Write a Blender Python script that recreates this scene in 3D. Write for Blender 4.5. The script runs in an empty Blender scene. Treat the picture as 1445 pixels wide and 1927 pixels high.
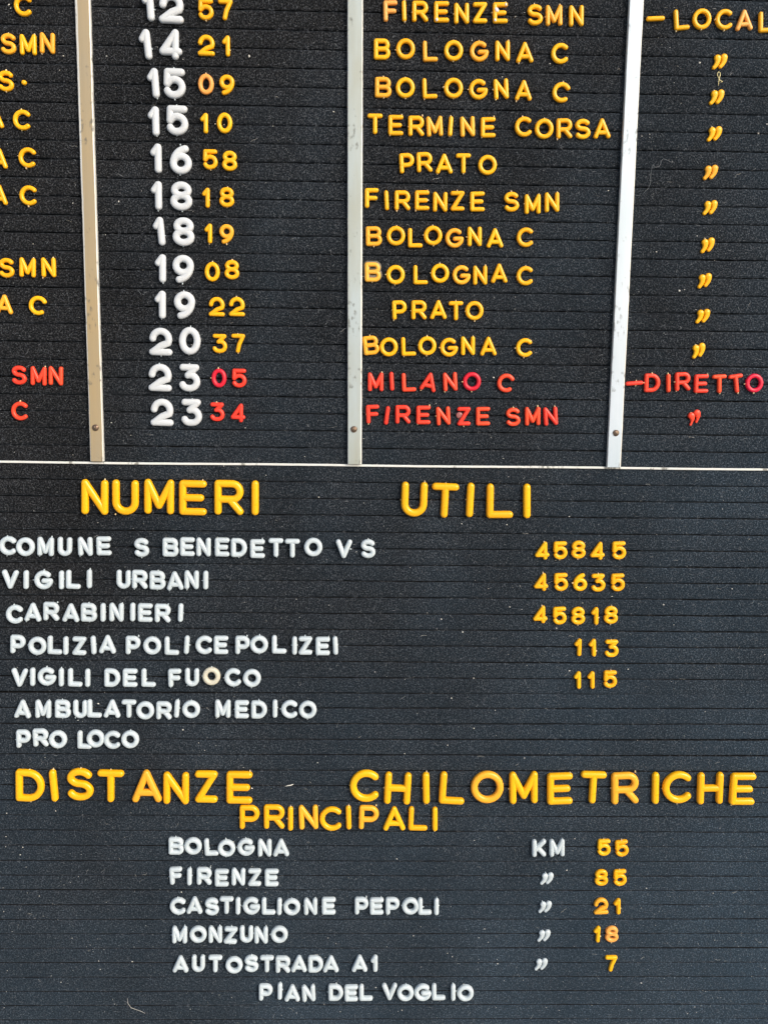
import bpy, math, random
import numpy as np
from mathutils import Matrix, Vector

scene = bpy.context.scene
COL = scene.collection
rnd = random.Random(11)
MM = 0.001

# ------------------------------------------------------------ camera
cam_data = bpy.data.cameras.new("camera")
cam = bpy.data.objects.new("camera", cam_data)
COL.objects.link(cam)
cam_data.sensor_fit = 'VERTICAL'
cam_data.sensor_height = 36.0
cam_data.lens = 35.49559
cam_data.clip_start = 0.01
cam_data.clip_end = 50.0
_r, _u, _b = (0.999711, -0.020556, 0.012458), (-0.008966, 0.161951, 0.986758), (-0.022301, -0.986585, 0.161720)
_m = Matrix(((_r[0], _u[0], _b[0]), (_r[1], _u[1], _b[1]), (_r[2], _u[2], _b[2]))).to_4x4()
_m.translation = Vector((0.000000, -0.590528, -0.180861))
cam.matrix_world = _m
scene.camera = cam

# ------------------------------------------------------------ daylight
SUN_DIR = Vector((0.60, -0.66, 0.46)).normalized()     # towards the sun: right, in front, above
SUN_EL = math.asin(SUN_DIR.z)
SUN_AZ = math.atan2(SUN_DIR.x, SUN_DIR.y)
world = bpy.data.worlds.new("World")
scene.world = world
world.use_nodes = True
wn = world.node_tree
for n_ in list(wn.nodes):
    wn.nodes.remove(n_)
sky = wn.nodes.new("ShaderNodeTexSky")
sky.sky_type = 'NISHITA'
sky.sun_disc = False
sky.sun_elevation = SUN_EL
sky.sun_rotation = SUN_AZ
sky.dust_density = 3.0
sky.ozone_density = 1.0
bg = wn.nodes.new("ShaderNodeBackground")
bg.inputs['Strength'].default_value = 0.12
wo = wn.nodes.new("ShaderNodeOutputWorld")
wn.links.new(sky.outputs[0], bg.inputs[0])
wn.links.new(bg.outputs[0], wo.inputs[0])
sd = bpy.data.lights.new("sun", 'SUN')
sd.energy = 1.6
sd.angle = math.radians(22)
sd.color = (1.0, 0.975, 0.94)
sun = bpy.data.objects.new("sun", sd)
COL.objects.link(sun)
sun.rotation_euler = SUN_DIR.to_track_quat('Z', 'Y').to_euler()
scene.view_settings.view_transform = 'Standard'
scene.view_settings.look = 'None'
scene.view_settings.exposure = 0.56
scene.view_settings.gamma = 1.0

# ------------------------------------------------------------ helpers
def tag(o, label=None, cat=None, group=None, kind=None):
    if label: o['label'] = label
    if cat: o['category'] = cat
    if group: o['group'] = group
    if kind: o['kind'] = kind
    return o

def mesh_obj(name, verts, faces, mats, parent=None, smooth=True, mat_idx=None, loc=None):
    me = bpy.data.meshes.new(name)
    me.from_pydata(verts, [], faces)
    for m in (mats if isinstance(mats, (list, tuple)) else [mats]):
        me.materials.append(m)
    if mat_idx is not None:
        me.polygons.foreach_set('material_index', mat_idx)
    me.polygons.foreach_set('use_smooth', [smooth] * len(me.polygons))
    me.update()
    o = bpy.data.objects.new(name, me)
    COL.objects.link(o)
    if parent: o.parent = parent
    if loc: o.location = loc
    return o

def new_mat(name):
    m = bpy.data.materials.new(name)
    m.use_nodes = True
    nt = m.node_tree
    b = nt.nodes.get('Principled BSDF')
    return m, nt, b

def N(nt, typ, **kw):
    n = nt.nodes.new(typ)
    for k, v in kw.items():
        setattr(n, k, v)
    return n

def plastic(name, col, rough=0.33, sss=0.05, vary=0.10, hue=0.012, grime=0.12):
    m, nt, b = new_mat(name)
    oi = N(nt, 'ShaderNodeObjectInfo')
    hs = N(nt, 'ShaderNodeHueSaturation')
    hs.inputs['Color'].default_value = (*col, 1)
    mr = N(nt, 'ShaderNodeMapRange')
    mr.inputs['To Min'].default_value = 1 - vary
    mr.inputs['To Max'].default_value = 1 + vary * 0.5
    nt.links.new(oi.outputs['Random'], mr.inputs['Value'])
    nt.links.new(mr.outputs[0], hs.inputs['Value'])
    mh = N(nt, 'ShaderNodeMapRange')
    mh.inputs['To Min'].default_value = 0.5 - hue
    mh.inputs['To Max'].default_value = 0.5 + hue
    sc = N(nt, 'ShaderNodeMath', operation='MULTIPLY')
    sc.inputs[1].default_value = 7.31
    fr = N(nt, 'ShaderNodeMath', operation='FRACT')
    nt.links.new(oi.outputs['Random'], sc.inputs[0])
    nt.links.new(sc.outputs[0], fr.inputs[0])
    nt.links.new(fr.outputs[0], mh.inputs['Value'])
    nt.links.new(mh.outputs[0], hs.inputs['Hue'])
    tc = N(nt, 'ShaderNodeTexCoord')
    no = N(nt, 'ShaderNodeTexNoise')
    no.inputs['Scale'].default_value = 260
    no.inputs['Detail'].default_value = 3
    nt.links.new(tc.outputs['Object'], no.inputs['Vector'])
    cr = N(nt, 'ShaderNodeMapRange')
    cr.inputs['From Min'].default_value = 0.42
    cr.inputs['From Max'].default_value = 0.72
    cr.inputs['To Min'].default_value = 0.0
    cr.inputs['To Max'].default_value = grime
    nt.links.new(no.outputs[0], cr.inputs['Value'])
    mx = N(nt, 'ShaderNodeMix', data_type='RGBA')
    nt.links.new(cr.outputs[0], mx.inputs['Factor'])
    nt.links.new(hs.outputs[0], mx.inputs['A'])
    mx.inputs['B'].default_value = (0.62 * col[0] + .08, 0.62 * col[1] + .05, 0.62 * col[2] + .03, 1)
    nt.links.new(mx.outputs['Result'], b.inputs['Base Color'])
    b.inputs['Roughness'].default_value = rough
    b.inputs['Subsurface Weight'].default_value = sss
    b.inputs['Subsurface Radius'].default_value = (1.0, 0.8, 0.6)
    b.inputs['Subsurface Scale'].default_value = 0.0008
    rr = N(nt, 'ShaderNodeMapRange')
    rr.inputs['To Min'].default_value = rough - 0.07
    rr.inputs['To Max'].default_value = rough + 0.15
    nt.links.new(no.outputs[0], rr.inputs['Value'])
    nt.links.new(rr.outputs[0], b.inputs['Roughness'])
    n2 = N(nt, 'ShaderNodeTexNoise')
    n2.inputs['Scale'].default_value = 900
    bp = N(nt, 'ShaderNodeBump')
    bp.inputs['Strength'].default_value = 0.06
    bp.inputs['Distance'].default_value = 0.0002
    nt.links.new(tc.outputs['Object'], n2.inputs['Vector'])
    nt.links.new(n2.outputs[0], bp.inputs['Height'])
    nt.links.new(bp.outputs[0], b.inputs['Normal'])
    return m

PL = {
    'amber': plastic('amber_plastic', (0.96, 0.455, 0.003), vary=.05, hue=.004, grime=.07, rough=.26),
    'warm': plastic('faded_orange_plastic', (0.94, 0.42, 0.022), vary=.05, hue=.004),
    'peach': plastic('peach_plastic', (0.90, 0.38, 0.075), vary=.05, hue=.004),
    'white': plastic('white_plastic', (0.53, 0.60, 0.63), rough=.4, vary=.05, hue=0, grime=.10),
    'big_white': plastic('thick_white_plastic', (0.61, 0.635, 0.65), rough=.35, vary=.04, hue=0, grime=.08),
    'cream': plastic('cream_plastic', (0.60, 0.565, 0.45), rough=.4, vary=.03, hue=0, grime=.2),
    'red': plastic('red_plastic', (0.88, 0.062, 0.022), vary=.06, hue=.004),
    'crimson': plastic('crimson_plastic', (0.72, 0.010, 0.030), hue=.004),
    'faded': plastic('worn_orange_plastic', (0.90, 0.40, 0.04), grime=.3),
}
NUB = plastic('moulding_nub_plastic', (0.80, 0.62, 0.34), vary=.1)

# felt -------------------------------------------------------
def felt_material():
    m, nt, b = new_mat('black_felt')
    tc = N(nt, 'ShaderNodeTexCoord')
    geo = N(nt, 'ShaderNodeNewGeometry')
    fine = N(nt, 'ShaderNodeTexNoise')
    fine.inputs['Scale'].default_value = 1150
    fine.inputs['Detail'].default_value = 4
    fine.inputs['Roughness'].default_value = 0.7
    nt.links.new(geo.outputs['Position'], fine.inputs['Vector'])
    cr = N(nt, 'ShaderNodeValToRGB')
    cr.color_ramp.elements[0].position = 0.38
    cr.color_ramp.elements[0].color = (0.0022, 0.0023, 0.0026, 1)
    cr.color_ramp.elements[1].position = 0.70
    cr.color_ramp.elements[1].color = (0.082, 0.085, 0.091, 1)
    e = cr.color_ramp.elements.new(0.52)
    e.color = (0.0072, 0.0074, 0.0080, 1)
    nt.links.new(fine.outputs[0], cr.inputs[0])
    # dusty patches trodden into the cloth
    big = N(nt, 'ShaderNodeTexNoise')
    big.inputs['Scale'].default_value = 16
    big.inputs['Detail'].default_value = 5
    nt.links.new(geo.outputs['Position'], big.inputs['Vector'])
    br = N(nt, 'ShaderNodeMapRange')
    br.inputs['From Min'].default_value = 0.35
    br.inputs['From Max'].default_value = 0.75
    br.inputs['To Min'].default_value = 0.85
    br.inputs['To Max'].default_value = 1.45
    nt.links.new(big.outputs[0], br.inputs['Value'])
    mul = N(nt, 'ShaderNodeVectorMath', operation='SCALE')
    nt.links.new(cr.outputs[0], mul.inputs[0])
    nt.links.new(br.outputs[0], mul.inputs['Scale'])
    # sky sheen painted into dusty cloth: bluer low and right, ragged borders, chalky clouds
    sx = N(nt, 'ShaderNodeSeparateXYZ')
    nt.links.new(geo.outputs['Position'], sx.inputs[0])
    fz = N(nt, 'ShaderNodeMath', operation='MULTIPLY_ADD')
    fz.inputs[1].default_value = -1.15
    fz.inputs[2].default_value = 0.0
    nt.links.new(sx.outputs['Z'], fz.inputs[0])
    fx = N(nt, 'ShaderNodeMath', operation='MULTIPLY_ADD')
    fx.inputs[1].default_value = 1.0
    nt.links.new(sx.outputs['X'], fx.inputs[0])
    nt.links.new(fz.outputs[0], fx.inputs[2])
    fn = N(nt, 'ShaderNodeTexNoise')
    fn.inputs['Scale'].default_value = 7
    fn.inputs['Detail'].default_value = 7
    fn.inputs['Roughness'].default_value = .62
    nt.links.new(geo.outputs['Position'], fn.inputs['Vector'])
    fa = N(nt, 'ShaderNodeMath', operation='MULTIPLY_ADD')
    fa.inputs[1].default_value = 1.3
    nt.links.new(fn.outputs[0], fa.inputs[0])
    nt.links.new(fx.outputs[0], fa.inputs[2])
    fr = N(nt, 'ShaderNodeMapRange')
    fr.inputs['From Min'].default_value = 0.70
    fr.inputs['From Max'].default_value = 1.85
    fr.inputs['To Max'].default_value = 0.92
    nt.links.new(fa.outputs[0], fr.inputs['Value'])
    dust = N(nt, 'ShaderNodeVectorMath', operation='MULTIPLY_ADD')  # bluish sky sheen put into the colour of the dusty cloth
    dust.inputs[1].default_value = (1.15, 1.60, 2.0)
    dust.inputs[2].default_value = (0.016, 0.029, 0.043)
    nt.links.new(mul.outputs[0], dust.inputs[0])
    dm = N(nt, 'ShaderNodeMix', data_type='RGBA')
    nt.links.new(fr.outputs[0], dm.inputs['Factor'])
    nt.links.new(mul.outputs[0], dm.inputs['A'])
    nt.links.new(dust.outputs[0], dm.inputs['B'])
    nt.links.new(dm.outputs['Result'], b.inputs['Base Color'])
    b.inputs['Roughness'].default_value = 0.95
    b.inputs['Specular IOR Level'].default_value = 0.1
    b.inputs['Sheen Weight'].default_value = 0.16
    b.inputs['Sheen Roughness'].default_value = 0.45
    b.inputs['Sheen Tint'].default_value = (0.50, 0.74, 1.0, 1)
    bp = N(nt, 'ShaderNodeBump')
    bp.inputs['Strength'].default_value = 0.9
    bp.inputs['Distance'].default_value = 0.0006
    n3 = N(nt, 'ShaderNodeTexNoise')
    n3.inputs['Scale'].default_value = 700
    n3.inputs['Detail'].default_value = 5
    nt.links.new(geo.outputs['Position'], n3.inputs['Vector'])
    nt.links.new(n3.outputs[0], bp.inputs['Height'])
    nt.links.new(bp.outputs[0], b.inputs['Normal'])
    return m
FELT = felt_material()

def simple(name, col, rough=.8, metal=0.0, spec=.3):
    m, nt, b = new_mat(name)
    b.inputs['Base Color'].default_value = (*col, 1)
    b.inputs['Roughness'].default_value = rough
    b.inputs['Metallic'].default_value = metal
    b.inputs['Specular IOR Level'].default_value = spec
    return m
FIB = [simple('fibre_dark', (.012, .013, .016)), simple('fibre_grey', (.058, .064, .078)),
       simple('fibre_light', (.17, .185, .21)), simple('fibre_pale', (.34, .36, .38))]
BACK = simple('black_backing', (.006, .006, .007))
LINT = simple('white_lint', (.72, .70, .64))
LINT_Y = simple('yellow_thread', (.80, .70, .36))

def metal(name, col, metallic, rough, stain, stain_amt, smudge=(0.12, 0.12, 0.10)):
    m, nt, b = new_mat(name)
    tc = N(nt, 'ShaderNodeTexCoord')
    mp = N(nt, 'ShaderNodeMapping')
    mp.inputs['Scale'].default_value = (1, 1, 0.18)
    nt.links.new(tc.outputs['Object'], mp.inputs[0])
    n1 = N(nt, 'ShaderNodeTexNoise')
    n1.inputs['Scale'].default_value = 90
    n1.inputs['Detail'].default_value = 4
    nt.links.new(mp.outputs[0], n1.inputs['Vector'])
    r1 = N(nt, 'ShaderNodeMapRange')
    r1.inputs['From Min'].default_value = .35
    r1.inputs['From Max'].default_value = .7
    r1.inputs['To Max'].default_value = stain_amt
    nt.links.new(n1.outputs[0], r1.inputs['Value'])
    mx = N(nt, 'ShaderNodeMix', data_type='RGBA')
    mx.inputs['A'].default_value = (*col, 1)
    mx.inputs['B'].default_value = (*stain, 1)
    nt.links.new(r1.outputs[0], mx.inputs['Factor'])
    # dark scuffs
    n2 = N(nt, 'ShaderNodeTexNoise')
    n2.inputs['Scale'].default_value = 420
    n2.inputs['Detail'].default_value = 3
    mp2 = N(nt, 'ShaderNodeMapping')
    mp2.inputs['Scale'].default_value = (1, 1, 0.5)
    nt.links.new(tc.outputs['Object'], mp2.inputs[0])
    nt.links.new(mp2.outputs[0], n2.inputs['Vector'])
    n4 = N(nt, 'ShaderNodeTexNoise')
    n4.inputs['Scale'].default_value = 45
    nt.links.new(tc.outputs['Object'], n4.inputs['Vector'])
    ad = N(nt, 'ShaderNodeMath', operation='MULTIPLY')
    nt.links.new(n2.outputs[0], ad.inputs[0])
    nt.links.new(n4.outputs[0], ad.inputs[1])
    r2 = N(nt, 'ShaderNodeMapRange')
    r2.inputs['From Min'].default_value = .33
    r2.inputs['From Max'].default_value = .40
    r2.inputs['To Max'].default_value = .75
    nt.links.new(ad.outputs[0], r2.inputs['Value'])
    mx2 = N(nt, 'ShaderNodeMix', data_type='RGBA')
    nt.links.new(r2.outputs[0], mx2.inputs['Factor'])
    nt.links.new(mx.outputs['Result'], mx2.inputs['A'])
    mx2.inputs['B'].default_value = (*smudge, 1)
    nt.links.new(mx2.outputs['Result'], b.inputs['Base Color'])
    b.inputs['Metallic'].default_value = metallic
    b.inputs['Roughness'].default_value = rough
    b.inputs['Anisotropic'].default_value = .3
    bp = N(nt, 'ShaderNodeBump')
    bp.inputs['Strength'].default_value = .15
    bp.inputs['Distance'].default_value = .0003
    n5 = N(nt, 'ShaderNodeTexNoise')
    n5.inputs['Scale'].default_value = 160
    nt.links.new(mp.outputs[0], n5.inputs['Vector'])
    nt.links.new(n5.outputs[0], bp.inputs['Height'])
    nt.links.new(bp.outputs[0], b.inputs['Normal'])
    return m
M_TAN = metal('warm_reflection_aluminium', (.42, .315, .172), .2, .42, (.36, .305, .215), .8)  # warm reflection put into the colour of the left strip
M_GREY = metal('grey_aluminium', (.44, .505, .515), .2, .4, (.36, .36, .28), .8)
M_BLUE = metal('sky_reflection_aluminium', (.60, .67, .74), .2, .36, (.47, .57, .62), .6, (.25, .28, .30))  # blue-white of the reflected sky put into the right strip's colour
M_EDGE = metal('bright_aluminium_edge', (.76, .76, .72), .15, .4, (.75, .70, .58), .5)
M_WHITE = metal('white_enamel', (.72, .73, .71), .0, .4, (.70, .68, .60), .5)
M_RIVET = metal('tarnished_rivet', (.26, .19, .14), .7, .38, (.12, .07, .04), .8)

# ------------------------------------------------------------ measured board layout (millimetres on the board: x right, z up)
ROWS = [
    ('12 57 row', 'amber', 's', 'C -186.12 -0.57 -2.6'),
    ('12 57 row', 'white', 'b', '1 -118.58 0.48 3.6,2 -105.9 -0.31 -1.2'),
    ('12 57 row', 'amber', 's', '5 -87.22 -0.69 -0.9,7 -76.65 -0.63 -0.7'),
    ('12 57 row', 'amber', 's', 'F 13.38 0.39 1.8 peach,I 20.82 0.5 2.9,R 29.62 0.55 1,E 41.33 0.5 1.2,N 52.31 -0.11 1.4,Z 62.43 0.43 1.6,E 73.58 0.59 1.8|S 92.65 -0.09 2.1,M 103.14 -0.2 2.3 warm,N 115.45 -0.16 2.5'),
    ('12 57 row', 'amber', 's', '- 159.26 -0.74 3.2|L 173.71 -1.02 6.5,O 184.89 -0.54 3.6,C 197.17 -0.58 3.9,A 208.37 -0.65 4 peach,L 220.69 -1.36 4.2'),
    ('14 21 row', 'amber', 's', 'S -194.87 -20.3 -2.7 warm,M -184.14 -20.59 -0.5,N -173.7 -19.58 -2.4 warm'),
    ('14 21 row', 'white', 'b', '1 -120.58 -19.38 5.5,4 -106.59 -18.99 -1.2'),
    ('14 21 row', 'amber', 's', '2 -87.25 -19.11 -0.9,1 -76.51 -19.27 -0.7'),
    ('14 21 row', 'amber', 's', 'B 9.05 -19.34 0.7,O 21.95 -19 0.9,L 35.53 -19.88 2.1 warm,O 48.39 -19.4 1.4,G 62.6 -19.5 1.6 warm,N 75.4 -19.11 1.8,A 87.71 -19.6 2|C 107.16 -19.81 2.3'),
    ('14 21 row', 'amber', 's', '" 196.69 -22.51 3.8'),
    ('15 09 row', 'amber', 's', 'S -197.14 -39.59 -2.7,. -187.24 -40.17 -2.6'),
    ('15 09 row', 'white', 'b', '1 -116.76 -39.35 3.6,5 -104.96 -39.28 -1.2'),
    ('15 09 row', 'amber', 's', '0 -87.75 -39.32 -0.9 peach,9 -76.28 -39.56 -0.7'),
    ('15 09 row', 'amber', 's', 'B 9.91 -39.26 0.7 warm,O 22.1 -39.24 0.9,L 35.71 -39.34 3.1,O 48.79 -39 1.4,G 62.68 -39.37 1.6,N 75.26 -39.04 4.8,A 87.73 -39.47 -0|C 108.58 -40.11 -12.7'),
    ('15 09 row', 'amber', 's', '" 196.24 -41.3 3.8'),
    ('15 10 row', 'amber', 's', 'A -203.96 -58.79 -2.8|C -189.34 -59.78 -2.6'),
    ('15 10 row', 'white', 'b', '1 -117.01 -59.29 0.6,5 -103.84 -58.62 -1.2'),
    ('15 10 row', 'amber', 's', '1 -89.16 -59.86 -0.9,0 -77.76 -59.53 -0.7'),
    ('15 10 row', 'amber', 's', 'T 5.6 -58.64 0.6,E 17.11 -59.13 0.8,R 28.49 -59.31 1,M 38.77 -59.36 4.2 warm,I 47.67 -59.21 -2.7,N 57.14 -59.19 3.5 warm,E 68.64 -59.43 1.7|C 88.31 -58.79 4,O 99.96 -59.61 2.2,R 111.28 -59.34 2.4,S 121.61 -59.45 2.5,A 132.42 -58.99 2.7'),
    ('15 10 row', 'amber', 's', '" 196.24 -60.86 3.8'),
    ('16 58 row', 'amber', 's', 'A -202.83 -80.3 -2.8|C -187.31 -79.68 -5.5'),
    ('16 58 row', 'white', 'b', '1 -116.16 -78.96 -0.4,6 -102.26 -79.45 -1.1'),
    ('16 58 row', 'amber', 's', '5 -85.99 -79.1 -0.9,8 -75.22 -79.67 -0.7'),
    ('16 58 row', 'amber', 's', 'P 23.63 -79.34 3.9,R 33.48 -78.61 3.1,A 44.52 -79.29 1.3,T 55.32 -78.98 1.4,O 68.87 -79.56 1.7'),
    ('16 58 row', 'amber', 's', '" 195.35 -81.63 3.7 warm'),
    ('18 18 row', 'amber', 's', 'A -203.78 -99.77 -2.8|C -187.62 -99.98 -2.5'),
    ('18 18 row', 'white', 'b', '1 -116.38 -99 -0.4,8 -102.44 -99.01 -1.1'),
    ('18 18 row', 'amber', 's', '1 -88.8 -99.72 -0.9,8 -77.09 -99.25 -0.7'),
    ('18 18 row', 'amber', 's', 'F 4.21 -98.47 0.6,I 12.51 -99.61 3.7,R 21.43 -99.47 0.9,E 32.52 -99.27 1.1,N 42.73 -99.93 0.2,Z 52.5 -99.29 1.4,E 63.74 -99.46 1.6|S 83.01 -99.31 1.9,M 95.01 -100.35 2.1,N 105.93 -99.19 2.3'),
    ('18 18 row', 'amber', 's', '" 196.33 -100.87 3.7'),
    ('18 19 row', 'white', 'b', '1 -115.47 -118.46 4.7,8 -101.55 -118.4 -1.1'),
    ('18 19 row', 'amber', 's', '1 -87.74 -119.18 -0.9,9 -77.44 -119.35 -0.7 warm'),
    ('18 19 row', 'amber', 's', 'B 5.63 -119.27 1.6 warm,O 18.06 -118.89 0.8,L 29.04 -119.84 1,O 39.08 -118.43 1.2,G 51.33 -119.6 1.4 warm,N 62.69 -118.62 1.5,A 74.23 -119.27 1.7|C 91.4 -118.64 2'),
    ('18 19 row', 'amber', 's', '" 196.24 -121.55 9.7'),
    ('19 08 row', 'amber', 's', 'S -201.5 -139.65 -2.7,M -189.71 -139.31 -2.5,N -177.93 -139.09 -0.3'),
    ('19 08 row', 'white', 'b', '1 -115.05 -138.73 -1.3,9 -102.16 -138.99 -1.1'),
    ('19 08 row', 'amber', 's', '0 -85.79 -140.18 -0.9,8 -74.68 -138.9 -0.7'),
    ('19 08 row', 'amber', 's', 'B 5.24 -139.12 1.6 faded,O 18.19 -140.41 0.8,L 32.43 -140.21 1,O 43.48 -139.26 1.2,G 55.83 -140.01 1.4 warm,N 66.4 -140.01 1.6,A 77.25 -138.79 1.8|C 92 -139.98 2'),
    ('19 08 row', 'amber', 's', '" 195.83 -141.31 8.7'),
    ('19 22 row', 'amber', 's', 'A -203.72 -159.86 -2.7 warm|C -185.12 -160.15 -17.4'),
    ('19 22 row', 'white', 'b', '1 -115.67 -158.93 -1.3,9 -101.8 -159.13 -1.1'),
    ('19 22 row', 'amber', 's', '2 -83.54 -159.58 -0.8,2 -72.11 -159.42 -0.6'),
    ('19 22 row', 'amber', 's', 'P 20.69 -160.05 2.9,R 31.87 -159.9 1,A 42.97 -159.6 1.2,T 53.06 -160.13 1.4,O 63.66 -159.9 1.5'),
    ('19 22 row', 'amber', 's', '" 196.07 -161.35 3.7'),
    ('20 37 row', 'white', 'b', '2 -115.78 -179.66 -1.3,0 -99.18 -179.06 -1.1'),
    ('20 37 row', 'amber', 's', '3 -82.13 -180.35 -0.8,7 -71.58 -180.15 -0.6'),
    ('20 37 row', 'amber', 's', 'B 4.67 -180.26 6.6 warm,O 14.85 -181.1 0.8,L 26.24 -180.59 2.9,O 36.96 -180.16 1.1,G 49.62 -180.84 1.3,N 60.48 -179.86 1.5,A 72.28 -179.93 1.7|C 93.05 -180.52 2'),
    ('20 37 row', 'amber', 's', '" 194.85 -180.99 13.6'),
    ('23 05 row', 'red', 's', 'S -197.18 -199.71 -2.6,M -186.1 -200.06 -2.4,N -176.26 -199.85 -2.3'),
    ('23 05 row', 'white', 'b', '2 -116.62 -200.11 -1.3,3 -99.69 -200.07 -1.1'),
    ('23 05 row', 'red', 's', '0 -82.8 -200.02 -0.8 crimson,5 -71.18 -199.97 -0.6'),
    ('23 05 row', 'red', 's', 'M 7.54 -201.18 0.6,I 16.83 -200.7 3.8,L 26.76 -201.11 2.9,A 38.41 -200.75 -10.9,N 50.69 -200.55 4.3,O 63.32 -200.28 1.5 crimson|C 82.8 -200.78 -13.2'),
    ('23 05 row', 'red', 's', '- 158.15 -200.15 5|D 168.53 -199.78 1.2,I 178.01 -199.85 3.3,R 186.3 -198.83 3.5,E 197.29 -199.93 1.6,T 207.91 -199.93 3.8,T 217.83 -199.63 9,O 228.38 -199.26 4.1 crimson'),
    ('23 34 row', 'red', 's', 'C -197.87 -220.23 -2.6'),
    ('23 34 row', 'white', 'b', '2 -115.96 -220.11 -1.3,3 -98.96 -220.02 -1'),
    ('23 34 row', 'red', 's', '3 -84.09 -219.51 -0.8,4 -72.1 -219.93 -0.6'),
    ('23 34 row', 'red', 's', 'F 6.1 -219.8 2.6,I 14.31 -220.48 -7.3,R 23.6 -219.76 0.9,E 35.56 -219.97 1.1,N 47.15 -220.37 4.3,Z 59.17 -220.48 1.4,E 70.35 -220.36 1.6|S 87.91 -220.54 1.9,M 99.35 -219.98 2.1,N 109.92 -219.86 5.2'),
    ('23 34 row', 'red', 's', '" 194.8 -219.92 21.6'),
    ('NUMERI UTILI heading', 'amber', 'h', 'N -156.27 -270.19 -1.9,U -138.38 -270.15 -1.6,M -118.71 -269.58 -1.3,E -99 -270.03 -1,R -77.91 -269.7 -0.7,I -62.57 -269.75 -0.5|U 31.09 -269.7 -1,T 49.12 -270.29 -1.7,I 64.1 -269.83 -1.5,L 81.76 -270.15 0.8,I 97.77 -270.16 2'),
    ('COMUNE line', 'white', 's', 'C -208.39 -299.66 -2.7,O -197.99 -300.28 -2.6,M -186.17 -300.02 -2.4,U -174.88 -299.93 -2.2,N -162.89 -299.76 -0,E -151.94 -299.35 0.2|S -129.85 -300.1 -1.5|B -112.71 -299.82 -1.2,E -102.79 -299.42 -1.1,N -93.29 -299.5 -0.9,E -82.3 -299.47 -0.8,D -72.34 -299.74 -0.6,E -61.43 -300.26 -0.4,T -50.54 -299.47 -0.3,T -40.8 -299.8 -0.1,O -28.45 -299.06 0.1|V -10.27 -299.9 -0.7|S 4.08 -299.72 0.6'),
    ('COMUNE line', 'amber', 'd', '4 108 -300.15 2.2,5 118.89 -299.83 2.3,8 129.71 -299.26 2.5,4 141.11 -299.97 2.7,5 154.1 -299.54 2.9'),
    ('VIGILI URBANI line', 'white', 's', 'V -207.79 -320.04 -2.7,I -198.5 -320.16 -2.5,G -188.17 -320.21 -2.4,I -177.66 -320.16 -2.2,L -170.62 -319.82 -2.1,I -161.19 -319.35 -2|U -140.96 -319.52 -1.7,R -131.36 -319.45 -1.5,B -120.86 -319.89 -1.4,A -110.63 -320.13 2.8,N -100.68 -319.47 -1,I -92.35 -319.57 -0.9'),
    ('VIGILI URBANI line', 'amber', 'd', '4 108 -319.35 2.2,5 120.07 -319.22 2.3,6 131.55 -319.14 2.5,3 142.54 -319.41 2.7,5 154.35 -319.19 2.9'),
    ('CARABINIERI line', 'white', 's', 'C -206.28 -341.35 -2.7,A -195.35 -339.97 -2.5,R -184.46 -339.43 -2.3,A -172.89 -340.14 -2.1,B -162.09 -339.93 -2,I -153.78 -339.87 -1.9,N -145.78 -339.72 -1.7,I -136.16 -339.49 -1.6,E -128.64 -339.83 -1.5,R -118.3 -340.08 -1.3,I -107.61 -339.68 -3.1'),
    ('CARABINIERI line', 'amber', 'd', '4 108.27 -339.41 2.2,5 120.12 -340.08 2.3,8 131.27 -340.01 2.5,1 141.31 -340.07 2.7,8 151.16 -339.37 0.8'),
    ('POLIZIA POLICE POLIZEI line', 'white', 's', 'P -205.14 -359.91 -2.6,O -193.57 -360.86 -2.4,L -183.09 -360.26 -2.3,I -176.66 -360.55 -2.2,Z -168.58 -360.7 -2.1,I -160.12 -360.12 2.1,A -151.72 -359.57 -1.8|P -136.48 -360.07 -1.6,O -125.03 -360.23 -1.4,L -113.31 -360.26 -1.2,I -104.35 -359.61 -4.1,C -94.11 -359.67 -0.9,E -83.74 -359.61 -0.8|P -70.87 -359.56 -0.6,O -60.96 -359.17 -0.4,L -48.87 -359.03 -0.2,I -39.62 -359.67 -0.1,Z -33.06 -359.66 -0,E -22.61 -359.93 0.2,I -15.04 -359.51 3.3'),
    ('POLIZIA POLICE POLIZEI line', 'amber', 'd', '1 131.94 -359.8 0.5,1 140.81 -359.98 2.6,3 152.64 -360.34 0.8'),
    ('VIGILI DEL FUOCO line', 'white', 's', 'V -205.05 -380.72 -2.6,I -197.26 -380.15 -2.5,G -188.65 -379.9 -2.4,I -180.13 -380.35 -2.2,L -171.78 -380.47 -2.1,I -164.32 -380.6 -2|D -149.51 -380.55 -1.8,E -138.8 -380.49 -1.6,L -127.7 -380.4 -1.4|F -111.89 -380.48 0.8,U -101.53 -379.92 -1,O -89.81 -379.18 -0.9 cream,C -77.08 -379.95 4.3,O -65.43 -380.29 -0.5'),
    ('VIGILI DEL FUOCO line', 'amber', 'd', '1 132.55 -380.55 2.5,1 140.9 -380.43 2.6,5 152.72 -379.86 0.8'),
    ('AMBULATORIO MEDICO line', 'white', 's', 'A -204.16 -400.56 -2.6,M -191.74 -400.5 -2.4,B -179.89 -400.44 -2.2,U -169.43 -400.39 -2.1,L -160.86 -400.04 -1.9,A -150.24 -400.09 -1.8,T -140.09 -400.04 -1.6,O -130.28 -401.11 -1.5,R -118.89 -401.06 -1.3,I -111.07 -399.87 -4.2,O -102.44 -400.24 -1|M -83.25 -399.8 -0.8,E -71.74 -400.12 -0.6,D -61.24 -400.24 -0.4,I -51.6 -399.58 -0.3,C -42.87 -399.91 -0.2,O -31.7 -400.2 0'),
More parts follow.
